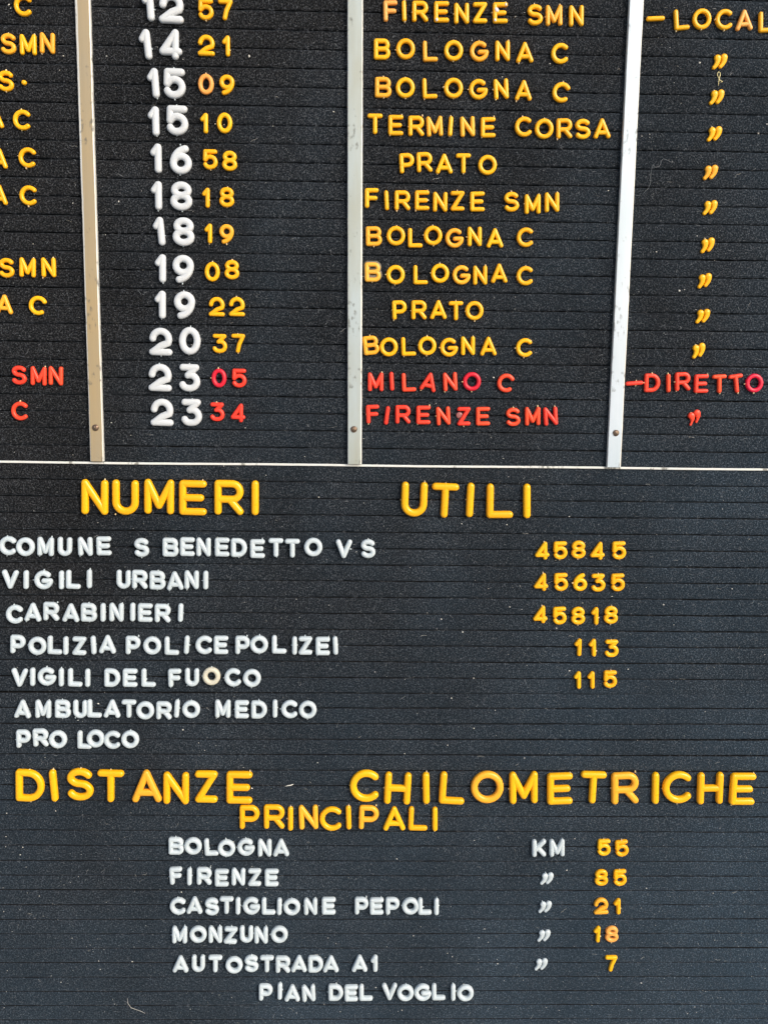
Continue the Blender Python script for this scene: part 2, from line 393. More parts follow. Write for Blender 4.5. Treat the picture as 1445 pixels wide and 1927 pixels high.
    ('PRO LOCO line', 'white', 's', 'P -204.43 -419.58 -0.6,R -194.04 -418.72 0.6,O -183.63 -419.87 -2.3|L -167.46 -420.04 -2,O -160.83 -419.27 -1.9,C -150.82 -420.04 -1.8,O -139.86 -419.69 -1.6'),
    ('DISTANZE CHILOMETRICHE heading', 'amber', 'h', 'D -201.77 -449.74 -2.5,I -187.37 -449.62 2.7,S -171.27 -448.85 -2.1,T -152.56 -449.93 -1.8,A -130.61 -449.86 0.5 warm,N -112.55 -451.13 -1.2,Z -94.02 -450.17 -0.9,E -73.69 -450.66 -0.6|C 3.55 -449.31 0.5,H 23.95 -450.82 -2.2,I 41.55 -450.62 2.1,L 57.85 -450.61 -2.7,O 79.45 -449.91 1.7 warm,M 102.09 -450.19 2,E 124.73 -450.76 2.3,T 145.28 -449.92 -1.4,R 165.34 -450.28 2.9 warm,I 184.39 -450.22 2.2,C 197.95 -449.69 3.4,H 218.71 -450.19 1.7,E 239.07 -450.66 0'),
    ('PRINCIPALI heading', 'amber', 'm', 'P -67.65 -470.17 -0.5,R -52.38 -469.85 -0.3,I -42.3 -471.06 -0.1,N -31.16 -470.15 2 warm,C -17.33 -471.11 0.2,I -6.3 -470.2 2.4,P 6.29 -470.17 -1.4 warm,A 22.06 -470.91 0.8,L 36.96 -470.87 -1,I 47.45 -471.13 1.2'),
    ('BOLOGNA distance line', 'white', 's', 'B -113.31 -489.33 -1.2,O -102.86 -489.38 -1,L -91.49 -490 2.1,O -82.12 -490.77 -0.7,G -69.98 -490.04 -0.5,N -58.44 -490.52 -0.4,A -48.25 -490.43 0.8|K 113.17 -490.34 2.1,M 124.49 -490.21 2.3'),
    ('BOLOGNA distance line', 'amber', 'd', '5 154.18 -490.09 0.7,5 165.46 -490.54 5.9'),
    ('FIRENZE distance line', 'white', 's', 'F -113.82 -509.36 2.8,I -105.51 -509.89 -1.1,R -96.29 -509.56 -0.9,E -85.36 -510.73 -0.8,N -74.99 -510.01 -1.6,Z -64.86 -510.39 -0.5,E -54.18 -510.63 -0.3|" 119.28 -511.41 2.2'),
    ('FIRENZE distance line', 'amber', 'd', '8 153.47 -510.43 2.7,5 165.36 -510.49 2.9'),
    ('CASTIGLIONE PEPOLI line', 'white', 's', 'C -113.15 -529.89 -1.2,A -102.68 -529.34 -1,S -91.83 -530.25 -0.9,T -82.61 -529.34 -0.7,I -75.47 -529.73 -0.6,G -66.92 -529.77 -0.5,L -56.23 -529.87 -0.3,I -49.47 -530.09 -1.2,O -41.65 -530.41 -0.1,N -29.83 -530.12 0,E -18.4 -529.79 0.2|P 2.26 -529.68 0.5,E 11.83 -529.93 0.6,P 21.84 -529.74 0.8,O 33.11 -529.85 1,L 42.2 -529.92 1.1,I 49.61 -530.21 1.2|" 118.91 -530.77 2.2'),
    ('CASTIGLIONE PEPOLI line', 'amber', 'd', '2 154.22 -529.92 2.7 warm,1 164.38 -530.18 2.9'),
    ('MONZUNO line', 'white', 's', 'M -112.38 -549.54 -1.2,O -100.75 -549.25 -1,N -89.93 -549.29 -0.8,Z -80.29 -549.92 -3.7,U -70.31 -549.08 -0.5,N -61.08 -549.74 -0.4,O -49.56 -549.34 -0.2|" 118.93 -550.63 2.2'),
    ('MONZUNO line', 'amber', 'd', '1 152.32 -549.42 -1.3,8 162.03 -549.35 2.8 peach'),
    ('AUTOSTRADA A1 line', 'white', 's', 'A -112.28 -569.75 -1.1,U -100.97 -569.32 -1,T -90.23 -569.59 -0.8,O -78.37 -570.46 -0.7,S -67.37 -569.43 -0.5,T -57.55 -569.67 -0.4,R -47.38 -570.09 -0.2,A -37.21 -569.62 -0.1,D -26.58 -569.85 0.1,A -16.94 -569.79 0.2|A 1.32 -569.51 0.5,1 10.58 -569.45 0.6|" 117.88 -570.64 2.2'),
    ('AUTOSTRADA A1 line', 'amber', 'd', '7 162.56 -569.87 0.8'),
    ('PIAN DEL VOGLIO line', 'white', 's', 'P -58.42 -589.49 -0.4,I -49.42 -588.8 -1.2,A -41.51 -590.19 -0.1,N -31.04 -590.21 3|D -13.69 -589.8 0.3,E -3.82 -590.19 0.4,L 5.62 -589.83 0.5|V 20.69 -589.3 0.8,O 30.94 -590.14 0.9,G 42.1 -589.9 1.1,L 52.21 -589.43 1.2,I 61.59 -589.82 1.3,O 69.44 -590.32 1.5'),
]
GROOVES = [(-3, 30.0, 30.0), (-2, 20.0, 19.98), (-1, 9.99, 9.93), (0, -0.02, -0.31), (1, -9.97, -10.21), (2, -19.75, -20.13), (3, -29.8, -30.07), (4, -39.78, -40.04), (5, -49.86, -50.14), (6, -59.99, -60.08), (7, -69.99, -69.96), (8, -79.92, -80.07), (9, -89.82, -90.03), (10, -99.93, -100.11), (11, -109.96, -109.97), (12, -119.77, -119.67), (13, -129.78, -129.6), (14, -139.68, -139.64), (15, -149.91, -149.79), (16, -159.98, -159.75), (17, -170.13, -169.85), (18, -180.39, -180.03), (19, -190.51, -190.15), (20, -200.43, -200.19), (21, -210.56, -210.12), (22, -220.21, -219.96), (23, -230.03, -229.9), (24, -240.04, -240.06), (25, -250.04, -250.12), (26, -260.0, -260.39), (27, -269.99, -270.18), (28, -279.93, -279.99), (29, -290.03, -290.05), (30, -300.05, -299.93), (31, -310.0, -309.86), (32, -319.91, -319.78), (33, -329.96, -329.82), (34, -340.04, -339.8), (35, -349.83, -349.81), (36, -359.72, -359.9), (37, -369.96, -370.1), (38, -379.98, -380.25), (39, -389.97, -389.99), (40, -400.03, -398.97), (41, -410.21, -409.13), (42, -420.25, -419.11), (43, -429.91, -429.47), (44, -439.97, -439.84), (45, -450.04, -450.21), (46, -459.97, -460.33), (47, -469.92, -470.13), (48, -479.88, -480.27), (49, -489.86, -490.33), (50, -500.06, -500.37), (51, -510.13, -510.28), (52, -519.82, -520.06), (53, -529.94, -530.02), (54, -539.97, -539.79), (55, -549.9, -549.75), (56, -559.97, -559.85), (57, -569.75, -569.98), (58, -579.94, -579.99), (59, -589.91, -589.93), (60, -599.81, -599.81), (61, -609.95, -609.95), (62, -619.99, -619.99), (63, -630.0, -630.0), (64, -640.0, -640.0), (65, -650.0, -650.0)]


# ------------------------------------------------------------ unseen pale ground added below the board to bounce light up
m_bounce, nt_, b_ = new_mat('bounce_ground_pale')
b_.inputs['Roughness'].default_value = .9
no_ = N(nt_, 'ShaderNodeTexNoise')
no_.inputs['Scale'].default_value = 3
no_.inputs['Detail'].default_value = 8
cr_ = N(nt_, 'ShaderNodeValToRGB')
cr_.color_ramp.elements[0].color = (.30, .30, .29, 1)
cr_.color_ramp.elements[1].color = (.44, .43, .41, 1)
nt_.links.new(no_.outputs[0], cr_.inputs[0])
nt_.links.new(cr_.outputs[0], b_.inputs['Base Color'])
bounce = mesh_obj('bounce_ground', [(-60, -60, -1.7), (60, -60, -1.7), (60, 60, -1.7), (-60, 60, -1.7)], [(0, 1, 2, 3)], m_bounce, smooth=False)
tag(bounce, kind='structure')

# ------------------------------------------------------------ the letter board and its felt slats
X0, X1 = -262.0, 302.0
board = bpy.data.objects.new('letter_board', None)
COL.objects.link(board)
board.location = (0, 0, -0.66)
tag(board, 'black felt letter board with horizontal grooves behind all the plastic letters', 'letter board')
BZ = 0.66

def board_child(name, verts, faces, mats, **k):
    o = mesh_obj(name, verts, faces, mats, parent=board, **k)
    return o

def box(x0, x1, y0, y1, z0, z1):
    v = [(x, y, z) for x in (x0, x1) for y in (y0, y1) for z in (z0, z1)]
    f = [(0, 1, 3, 2), (4, 6, 7, 5), (0, 4, 5, 1), (2, 3, 7, 6), (0, 2, 6, 4), (1, 5, 7, 3)]
    return v, f
bv, bf = box(X0 * MM, X1 * MM, .0045, .012, -.655 + BZ, .035 + BZ)
board_child('backing_panel', bv, bf, BACK, smooth=False)

def slat_mesh(seed):
    r = np.random.RandomState(seed)
    nx = 240
    xs = np.linspace(X0, X1, nx)
    def wob(a, sm_):
        e = r.normal(0, 1, nx + 2 * sm_)
        e = np.convolve(e, np.ones(sm_) / sm_, 'same')[sm_:-sm_]
        return a * e / (e.std() + 1e-9)
    top = wob(.06, 9) + wob(.04, 2)
    bot = wob(.06, 9) + wob(.04, 2)
    crown = wob(.05, 12)
    # profile: (height above slat bottom in mm, depth in mm towards the room is negative)
    prof = [(.25, 4.6, 'b'), (.26, .8, 'b'), (.43, .42, 'b'), (.9, .14, 'b'), (2.0, 0.0, 'b'),
            (5.0, -.06, 'm'), (8.4, 0.0, 't'), (9.42, .10, 't'), (9.66, .36, 't'), (9.72, .75, 't'), (9.73, 4.6, 't')]
    verts, faces = [], []
    for i, x in enumerate(xs):
        for z, y, w in prof:
            dz = bot[i] if w == 'b' else top[i] if w == 't' else 0
            verts.append((x * MM, (y + crown[i] * (1 if y < 1 else 0)) * MM, (z + dz) * MM))
    k = len(prof)
    for i in range(nx - 1):
        for j in range(k - 1):
            a = i * k + j
            faces.append((a, a + 1, a + k + 1, a + k))
    me = bpy.data.meshes.new('felt_slat')
    me.from_pydata(verts, [], faces)
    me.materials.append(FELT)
    me.materials.append(BACK)
    me.polygons.foreach_set('material_index', [1 if (j % (k - 1)) in (0, 8, 9) else 0 for j in range(len(faces))])
    me.polygons.foreach_set('use_smooth', [True] * len(me.polygons))
    # face the room
    me.update()
    if me.polygons[5].normal.y > 0:
        me.flip_normals()
    return me
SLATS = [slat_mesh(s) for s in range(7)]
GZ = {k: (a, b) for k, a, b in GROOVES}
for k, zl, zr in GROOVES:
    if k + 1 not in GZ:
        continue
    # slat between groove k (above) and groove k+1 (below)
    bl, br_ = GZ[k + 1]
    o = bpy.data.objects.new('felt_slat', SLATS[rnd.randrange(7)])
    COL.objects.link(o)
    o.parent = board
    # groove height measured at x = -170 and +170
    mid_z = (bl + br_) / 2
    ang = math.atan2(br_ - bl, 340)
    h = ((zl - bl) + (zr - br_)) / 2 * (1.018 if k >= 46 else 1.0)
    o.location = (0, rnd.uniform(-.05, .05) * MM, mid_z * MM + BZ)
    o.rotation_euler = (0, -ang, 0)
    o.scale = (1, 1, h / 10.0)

# nap: short fibres standing off the cloth
def nap():
    r = np.random.RandomState(5)
    n = 230000
    x = r.uniform(-240, 282, n)
    z = r.uniform(-632, 22, n)
    L = r.gamma(3.0, .28, n) + .25
    L[:2500] *= 2.3
    a = r.normal(0, 1.0, n) + np.where(r.rand(n) < .35, 1.57, 0)
    w = r.uniform(.035, .075, n)
    up_ = r.uniform(.05, .45, n)
    dx, dz = np.cos(a), np.sin(a)
    P = np.zeros((n, 3, 3))
    P[:, 0] = np.stack([x - dz * w, np.full(n, -.05), z + dx * w], 1)
    P[:, 1] = np.stack([x + dz * w, np.full(n, -.05), z - dx * w], 1)
    P[:, 2] = np.stack([x + dx * L, -up_ - .1, z + dz * L], 1)
    P *= MM
    P[:, :, 2] += BZ
    me = bpy.data.meshes.new('felt_nap')
    me.vertices.add(n * 3)
    me.vertices.foreach_set('co', P.reshape(-1))
    me.loops.add(n * 3)
    me.loops.foreach_set('vertex_index', np.arange(n * 3, dtype=np.int32))
    me.polygons.add(n)
    me.polygons.foreach_set('loop_start', np.arange(0, n * 3, 3, dtype=np.int32))
    me.polygons.foreach_set('loop_total', np.full(n, 3, dtype=np.int32))
    for m in FIB:
        me.materials.append(m)
    u = r.rand(n)
    dusty = np.clip(-z / 620, 0, 1) * .5 + .5 * np.clip(np.sin(x * .031 + np.sin(z * .019) * 2) * np.sin(z * .023 + x * .011), 0, 1)
    for gx, gz, sx_, sz_, am in ((250, -560, 16, 9, 1.6), (238, -597, 24, 7, 1.8), (200, -585, 30, 12, .7), (-58, -523, 5, 4, 1.2), (-176, -513, 5, 4, 1.6),
                                (-85, -478, 5, 3, 1.5), (160, -62, 6, 5, 1.0), (196, -100, 10, 5, .8), (-150, -560, 40, 25, .4)):
        dusty = dusty + am * np.exp(-((x - gx) / sx_) ** 2 - ((z - gz) / sz_) ** 2)
    u = u ** (1 / (1 + .55 * dusty))
    mi = np.where(u < .32, 0, np.where(u < .73, 1, np.where(u < .962, 2, 3))).astype(np.int32)
    me.polygons.foreach_set('material_index', mi)
    me.update()
    me.validate()
    o = bpy.data.objects.new('felt_nap', me)
    COL.objects.link(o)
    o.parent = board
    o['kind'] = 'stuff'
nap()

# ------------------------------------------------------------ plastic letters
def arc(cx, cy, rx, ry, a0, a1, n=None):
    n = n or max(3, int(abs(a1 - a0) / 11))
    return [(cx + rx * math.cos(math.radians(a0 + (a1 - a0) * i / n)),
             cy + ry * math.sin(math.radians(a0 + (a1 - a0) * i / n))) for i in range(n + 1)]

WID = dict(A=.88, B=.84, C=.885, D=.85, E=.77, F=.71, G=.97, H=.78, I=.25, K=.78, L=.77, M=.84, N=.755, O=.97, P=.78,
           R=.82, S=.79, T=.78, U=.745, V=.86, Z=.73)
WID.update({'0': .79, '1': .41, '2': .85, '3': .78, '4': .79, '5': .775, '6': .78, '7': .73, '8': .775, '9': .76})

def glyph(ch, w, W):
    """centre lines of the strokes in a box W wide and 1 high (outer size), stroke width w"""
    h = w / 2
    L, R, B, T = h, W - h, h, 1 - h
    Mx = W / 2
    if ch == 'A':
        y = .30
        t = (y - B) / (T - B)
        return [[(L, B), (Mx, T)], [(Mx, T), (R, B)], [(L + (Mx - L) * t, y), (R - (R - Mx) * t, y)]]
    if ch == 'B':
        m = .51
        ra, rb = (T - m) / 2, (m - B) / 2
        xa, xb = R - .03 - ra, R - rb
        return [[(L, B), (L, T)], [(L, T), (xa, T)] + arc(xa, T - ra, ra, ra, 90, -90)[1:] + [(L, m)],
                [(L, m), (xb, m)] + arc(xb, m - rb, rb, rb, 90, -90)[1:] + [(L, B)]]
    if ch == 'C':
        r = .5 - h
        rx = r * .97
        return [arc(L + rx, .5, rx, r, 46, 314)]
    if ch == 'D':
        ry = (T - B) / 2
        x = R - ry * .92
        return [[(L, B), (L, T)], [(L, T), (x, T)] + arc(x, .5, ry * .92, ry, 90, -90)[1:] + [(L, B)]]
    if ch == 'E':
        return [[(L, B), (L, T)], [(L, T), (R, T)], [(L, .5), (R - .07, .5)], [(L, B), (R, B)]]
    if ch == 'F':
        return [[(L, B), (L, T)], [(L, T), (R, T)], [(L, .5), (R - .06, .5)]]
    if ch == 'G':
        r = .5 - h
        rx = (W - w) / 2
        return [arc(Mx, .5, rx, r, 48, 352), [(R - .005, .46), (Mx + .02, .46)]]
    if ch == 'H':
        return [[(L, B), (L, T)], [(R, B), (R, T)], [(L, .5), (R, .5)]]
    if ch == 'I':
        return [[(Mx, B), (Mx, T)]]
    if ch == 'K':
        return [[(L, B), (L, T)], [(L, .36), (R, T)], [(L + .2, .5), (R, B)]]
    if ch == 'L':
        return [[(L, T), (L, B)], [(L, B), (R, B)]]
    if ch == 'M':
        return [[(L, B), (L, T)], [(L, T), (Mx, .25)], [(Mx, .25), (R, T)], [(R, T), (R, B)]]
    if ch == 'N':
        return [[(L, B), (L, T)], [(L, T), (R, B)], [(R, B), (R, T)]]
    if ch in 'O0':
        return [arc(Mx, .5, Mx - h, .5 - h, 0, 360, 36)]
    if ch == 'P':
        m = .41
        r = (T - m) / 2
        return [[(L, B), (L, T)], [(L, T), (R - r, T)] + arc(R - r, T - r, r, r, 90, -90)[1:] + [(L, m)]]
    if ch == 'R':
        m = .45
        r = (T - m) / 2
        return [[(L, B), (L, T)], [(L, T), (R - r, T)] + arc(R - r, T - r, r, r, 90, -90)[1:] + [(L, m)],
                [(Mx + .02, m), (R, B)]]
    if ch == 'S':
        ru = (T - .52) / 2
        rl = (.52 - B) / 2
        xu = (W - w) / 2
        return [arc(Mx, T - ru, xu * .95, ru, 28, 270)[:-1] + arc(Mx, B + rl, xu, rl, 90, -152)]
    if ch == 'T':
        return [[(L, T), (R, T)], [(Mx, T), (Mx, B)]]
    if ch == 'U':
        r = (R - L) / 2
        return [[(L, T), (L, B + r)] + arc(Mx, B + r, r, r, 180, 360)[1:] + [(R, T)]]
    if ch == 'V':
        return [[(L, T), (Mx, B)], [(Mx, B), (R, T)]]
    if ch == 'Z':
        return [[(L, T), (R, T)], [(R, T), (L, B)], [(L, B), (R, B)]]
    if ch == '1':
        return [[(R, T), (R, B)], [(R - .01, T), (L + .01, .69)]]
    if ch == '2':
        r = (T - .56) * 1.0
        rx = (W - w) / 2 - .01
        top = arc(Mx, T - r + .02, rx, r - .02, 175, -25)
        return [top + [(Mx + .02, .36), (L + .02, B + .01)], [(L, B), (R, B)]]
    if ch == '3':
        r = (.60 - B) / 2
        c = R - r * 1.05
        return [[(L + .02, T), (R - .04, T)], [(R - .04, T), (Mx - .06, .59)],
                [(Mx - .06, .60)] + arc(c, B + r, r * 1.05, r, 85, -90) + arc(Mx - .06, B + r * .8, (Mx - .06 - L), r * .8, 270, 200)]
    if ch == '4':
        xs = W * .70
        return [[(xs, T), (L, .27)], [(L, .27), (R, .27)], [(xs, T), (xs, B)]]
    if ch == '5':
        r = (.635 - B) / 2
        c = R - r * 1.08
        return [[(L + .02, T), (R - .03, T)], [(L + .02, T), (L + .01, .49)],
                [(L + .01, .49)] + arc(c, B + r, r * 1.08, r, 118, -90) + arc(c - .02, B + r * .85, (c - .02 - L), r * .85, 262, 202)]
    if ch == '6':
        r = (.62 - B) / 2
        rx = (W - w) / 2
        return [arc(Mx, B + r, rx, r, 0, 360, 28),
                arc(R - .03, B + r, R - .03 - L, T - B - r, 180, 100)]
    if ch == '9':
        r = (.62 - B) / 2
        rx = (W - w) / 2
        return [[(W - x, 1 - y) for x, y in s] for s in glyph('6', w, W)]
    if ch == '7':
        return [[(L, T), (R, T)], [(R, T), (Mx + .05, .45), (Mx - .02, B)]]
    if ch == '8':
        ru = (T - .52) / 2
        rl = (.52 - B) / 2
        rx = (W - w) / 2
        return [arc(Mx, T - ru, rx * .90, ru, 0, 360, 26), arc(Mx, B + rl, rx, rl, 0, 360, 28)]
    if ch == '-':
        return [[(L, h), (R, h)]]
    if ch == '.':
        return [[(h, h), (h + .02, h)]]
    raise KeyError(ch)

PROF = [(1.0, .02), (1.0, .34), (.965, .53), (.87, .72), (.70, .865), (.46, .955), (.20, .993), (0, 1.0)]

def sweep(path, rad, hgt, V, F_, closed=False):
    """rounded ridge along a 2-D path (mm); rad may vary per point"""
    pts = [Vector(q) for q in path]
    if closed:
        pts = pts[:-1]
    n = len(pts)
    rads = rad if isinstance(rad, (list, tuple)) else [rad] * n
    secs = []
    def section(c, d, r):
        ids = []
        for s in (1, -1):
            pr = PROF if s == 1 else PROF[-2::-1]
            for u, v in pr:
                q = c + d * (s * u * r)
                V.append((q.x, -v * hgt * (0.55 + 0.45 * min(1, r / max(rads))), q.y))
                ids.append(len(V) - 1)
        return ids
    for i, c in enumerate(pts):
        a = pts[i - 1] if (i > 0 or closed) else pts[i]
        b = pts[(i + 1) % n] if (i < n - 1 or closed) else pts[i]
        t1 = (c - a).normalized() if (c - a).length > 1e-9 else None
        t2 = (b - c).normalized() if (b - c).length > 1e-9 else None
        if t1 is None: t1 = t2
        if t2 is None: t2 = t1
        t = (t1 + t2).normalized()
        nrm = Vector((-t.y, t.x))
        k = 1 / max(.75, nrm.dot(Vector((-t1.y, t1.x))))
        secs.append((section(c, nrm * k, rads[i]), c, t, nrm, rads[i]))
    m = len(secs[0][0])
    rng = range(n if closed else n - 1)
    for i in rng:
        A_, B_ = secs[i][0], secs[(i + 1) % n][0]
        for j in range(m - 1):
            F_.append((A_[j], A_[j + 1], B_[j + 1], B_[j]))
    if not closed:
        for end in (0, -1):
            ids, c, t, nrm, r = secs[end]
            sgn = -1 if end == 0 else 1
            prev = ids[:len(PROF)]              # + side, outside to crest
            steps = 8
            crest = ids[len(PROF) - 1]
            for s in range(1, steps + 1):
                th = math.pi * s / steps
                d = nrm * math.cos(th) + t * (sgn * math.sin(th))
                if s == steps:
                    cur = list(reversed(ids[len(PROF) - 1:]))
                else:
                    cur = []
                    for u, v in PROF[:-1]:
                        q = c + d * (u * r)
                        V.append((q.x, -v * hgt * (0.55 + 0.45 * min(1, r / max(rads))), q.y))
                        cur.append(len(V) - 1)
                    cur.append(crest)
                for j in range(len(PROF) - 1):
                    if j == len(PROF) - 2:
                        F_.append((prev[j], cur[j], crest))
                    else:
                        F_.append((prev[j], cur[j], cur[j + 1], prev[j + 1]))
                prev = cur

CLS = {  # cap height mm, stroke mm, depth mm
    's': (10.9, 2.45, 1.9), 'ws': (11.45, 3.05, 2.5), 'd': (11.0, 2.62, 1.9),
    'b': (15.8, 3.95, 2.6), 'h': (20.8, 4.3, 2.9), 'm': (15.8, 3.3, 2.3)}

def fix_normals(me):
    import bmesh
    bm = bmesh.new()
    bm.from_mesh(me)
    bmesh.ops.recalc_face_normals(bm, faces=bm.faces)
    bm.to_mesh(me)
    bm.free()

def letter_mesh(ch, cls, style, r):
    cap, sw, dep = CLS['ws' if (cls == 's' and style == 'white') else cls]
    V, F_ = [], []
    if ch == '"':
        for ox, oy in ((-1.75, -.15), (1.85, .15)):
            path, rr = [], []
            for i in range(9):
                t = i / 8
                x = ox + .25 + .55 * math.sin(t * 1.5) - 2.6 * t * t
                y = oy + 2.05 - 4.75 * t
                path.append((x, y))
                rr.append((2.05 if style == 'red' else 1.95) - (1.35 if style == 'red' else .85) * min(1, t * (1.35 if style == 'red' else 1.15)) ** (1.2 if style == 'red' else .8))
            sweep(path, rr, 1.7, V, F_)
        Wm, Hm = 3.5, 4.0
    else:
        w = sw / cap
        W = WID.get(ch, .3)
        if ch == 'Z' and cls == 'h': W = .67
        if ch == 'I': W = w
        if ch == '-': W = 10.3 / cap
        W *= r.uniform(.99, 1.01)
        strokes = glyph(ch, w, W)
        if style == 'white' and cls == 's' and ch in 'O':
            capx = cap * .975
        else:
            capx = cap
        Wm, Hm = W * capx / 2, capx / 2
        if ch == '-': Hm = sw / 2
        if ch == '.':
            Wm = Hm = 1.3
        for i, s in enumerate(strokes):
            path = [(x * capx - Wm, y * capx - Hm) for x, y in s]
            closed = len(s) > 20 and (Vector(s[0]) - Vector(s[-1])).length < 1e-6
            rad = sw / 2 * (1 - .006 * i) * r.uniform(.99, 1.01)
            if ch == '.': rad = 1.3
            sweep(path, rad, dep * (1 - .012 * i), V, F_, closed)
    nf = len(F_)
    # moulding nubs left where the letter was snapped off its sprue
    spots = [(0, Hm - .1, 0, 1), (0, -Hm + .1, 0, -1), (-Wm + .1, 0, -1, 0)]
    if ch in 'NMHUI1FPRAEL"':
        spots = [(-Wm + .4 * sw, -Hm + .2, 0, -1), (Wm - .45 * sw, Hm - .1, 0, 1), (-Wm + .15, -.2, -1, 0)]
    if ch == 'V': spots = [(0, -Hm + .2, 0, -1)]
    if ch == '1': spots = [(Wm - .5 * sw, -Hm + .2, 0, -1), (Wm - .1, -.3 * Hm, 1, 0)]
    if ch in 'T7': spots = [(0, Hm - .1, 0, 1), (0, -Hm + .2, 0, -1)]
    if ch == '"': spots = [(-1.6, 3.6, 0, 1)]
    if ch in 'AL': spots = [(-Wm + .5 * sw, -Hm + .2, -.2, -1)]
    if ch == '-': spots = [(1.0, Hm - .1, 0, 1), (1.0, -Hm + .1, 0, -1)]
    if ch in 'SZB489532': spots = [q for q in spots if q[2] == 0]
    if ch in '4': spots = [(.2 * Wm, Hm - .1, 0, 1)]
    nubs = [s for s in spots if r.random() < (.40 if ch != '.' else 0)]
    if ch == '-' and style == 'red': nubs = spots
    if style == 'white' and cls == 's' and ch in 'IULV' and r.random() < .6:
        nubs.append((Wm - .2 if ch in 'IU' else Wm - .9 if ch == 'V' else -Wm + sw - .2, .3 if ch != 'L' else -1.0, 1, 0))
    for x, y, dx, dy in nubs:
        l = r.uniform(.2, .75)
        j = r.uniform(-.5, .5)
        sweep([(x + j * dy, y + j * dx), (x + j * dy + dx * l, y + j * dx + dy * l)],
              [r.uniform(.35, .5), r.uniform(.2, .35)], r.uniform(.9, 1.5), V, F_)
    V = [(a * MM, b * MM, c * MM) for a, b, c in V]
    return V, F_, nf

ORD = ['first', 'second', 'third', 'fourth', 'fifth', 'sixth', 'seventh', 'eighth', 'ninth', 'tenth', 'eleventh', 'twelfth', 'thirteenth']
LETTERS = {}
COLOUR_WORD = {'amber': 'amber', 'warm': 'faded orange', 'peach': 'peach orange', 'white': 'white', 'cream': 'yellowed cream',
               'red': 'red', 'crimson': 'dark crimson', 'faded': 'worn orange'}
NUMW = {'12 57': 'twelve fifty-seven', '14 21': 'fourteen twenty-one', '15 09': 'fifteen oh-nine', '15 10': 'fifteen ten',
        '16 58': 'sixteen fifty-eight', '18 18': 'eighteen eighteen', '18 19': 'eighteen nineteen', '19 08': 'nineteen oh-eight',
        '19 22': 'nineteen twenty-two', '20 37': 'twenty thirty-seven', '23 05': 'twenty-three oh-five', '23 34': 'twenty-three thirty-four'}
PHRASE = {k + ' row': 'in the %s row' % v for k, v in NUMW.items()}
PHRASE['COMUNE line'] = 'on the COMUNE line'
PHRASE['POLIZIA POLICE POLIZEI line'] = 'on the POLIZIA line'
PHRASE['VIGILI DEL FUOCO line'] = 'on the FUOCO line'
PHRASE['VIGILI URBANI line'] = 'on the URBANI line'
PHRASE['AMBULATORIO MEDICO line'] = 'on the AMBULATORIO line'
PHRASE['CASTIGLIONE PEPOLI line'] = 'on the PEPOLI line'
PHRASE['PIAN DEL VOGLIO line'] = 'on the VOGLIO line'
PHRASE['AUTOSTRADA A1 line'] = 'on the AUTOSTRADA line'
PHRASE['DISTANZE CHILOMETRICHE heading'] = 'in the DISTANZE heading'
PHRASE['NUMERI UTILI heading'] = 'in the NUMERI UTILI heading'
DIGW = dict(zip('0123456789', 'zero one two three four five six seven eight nine'.split()))

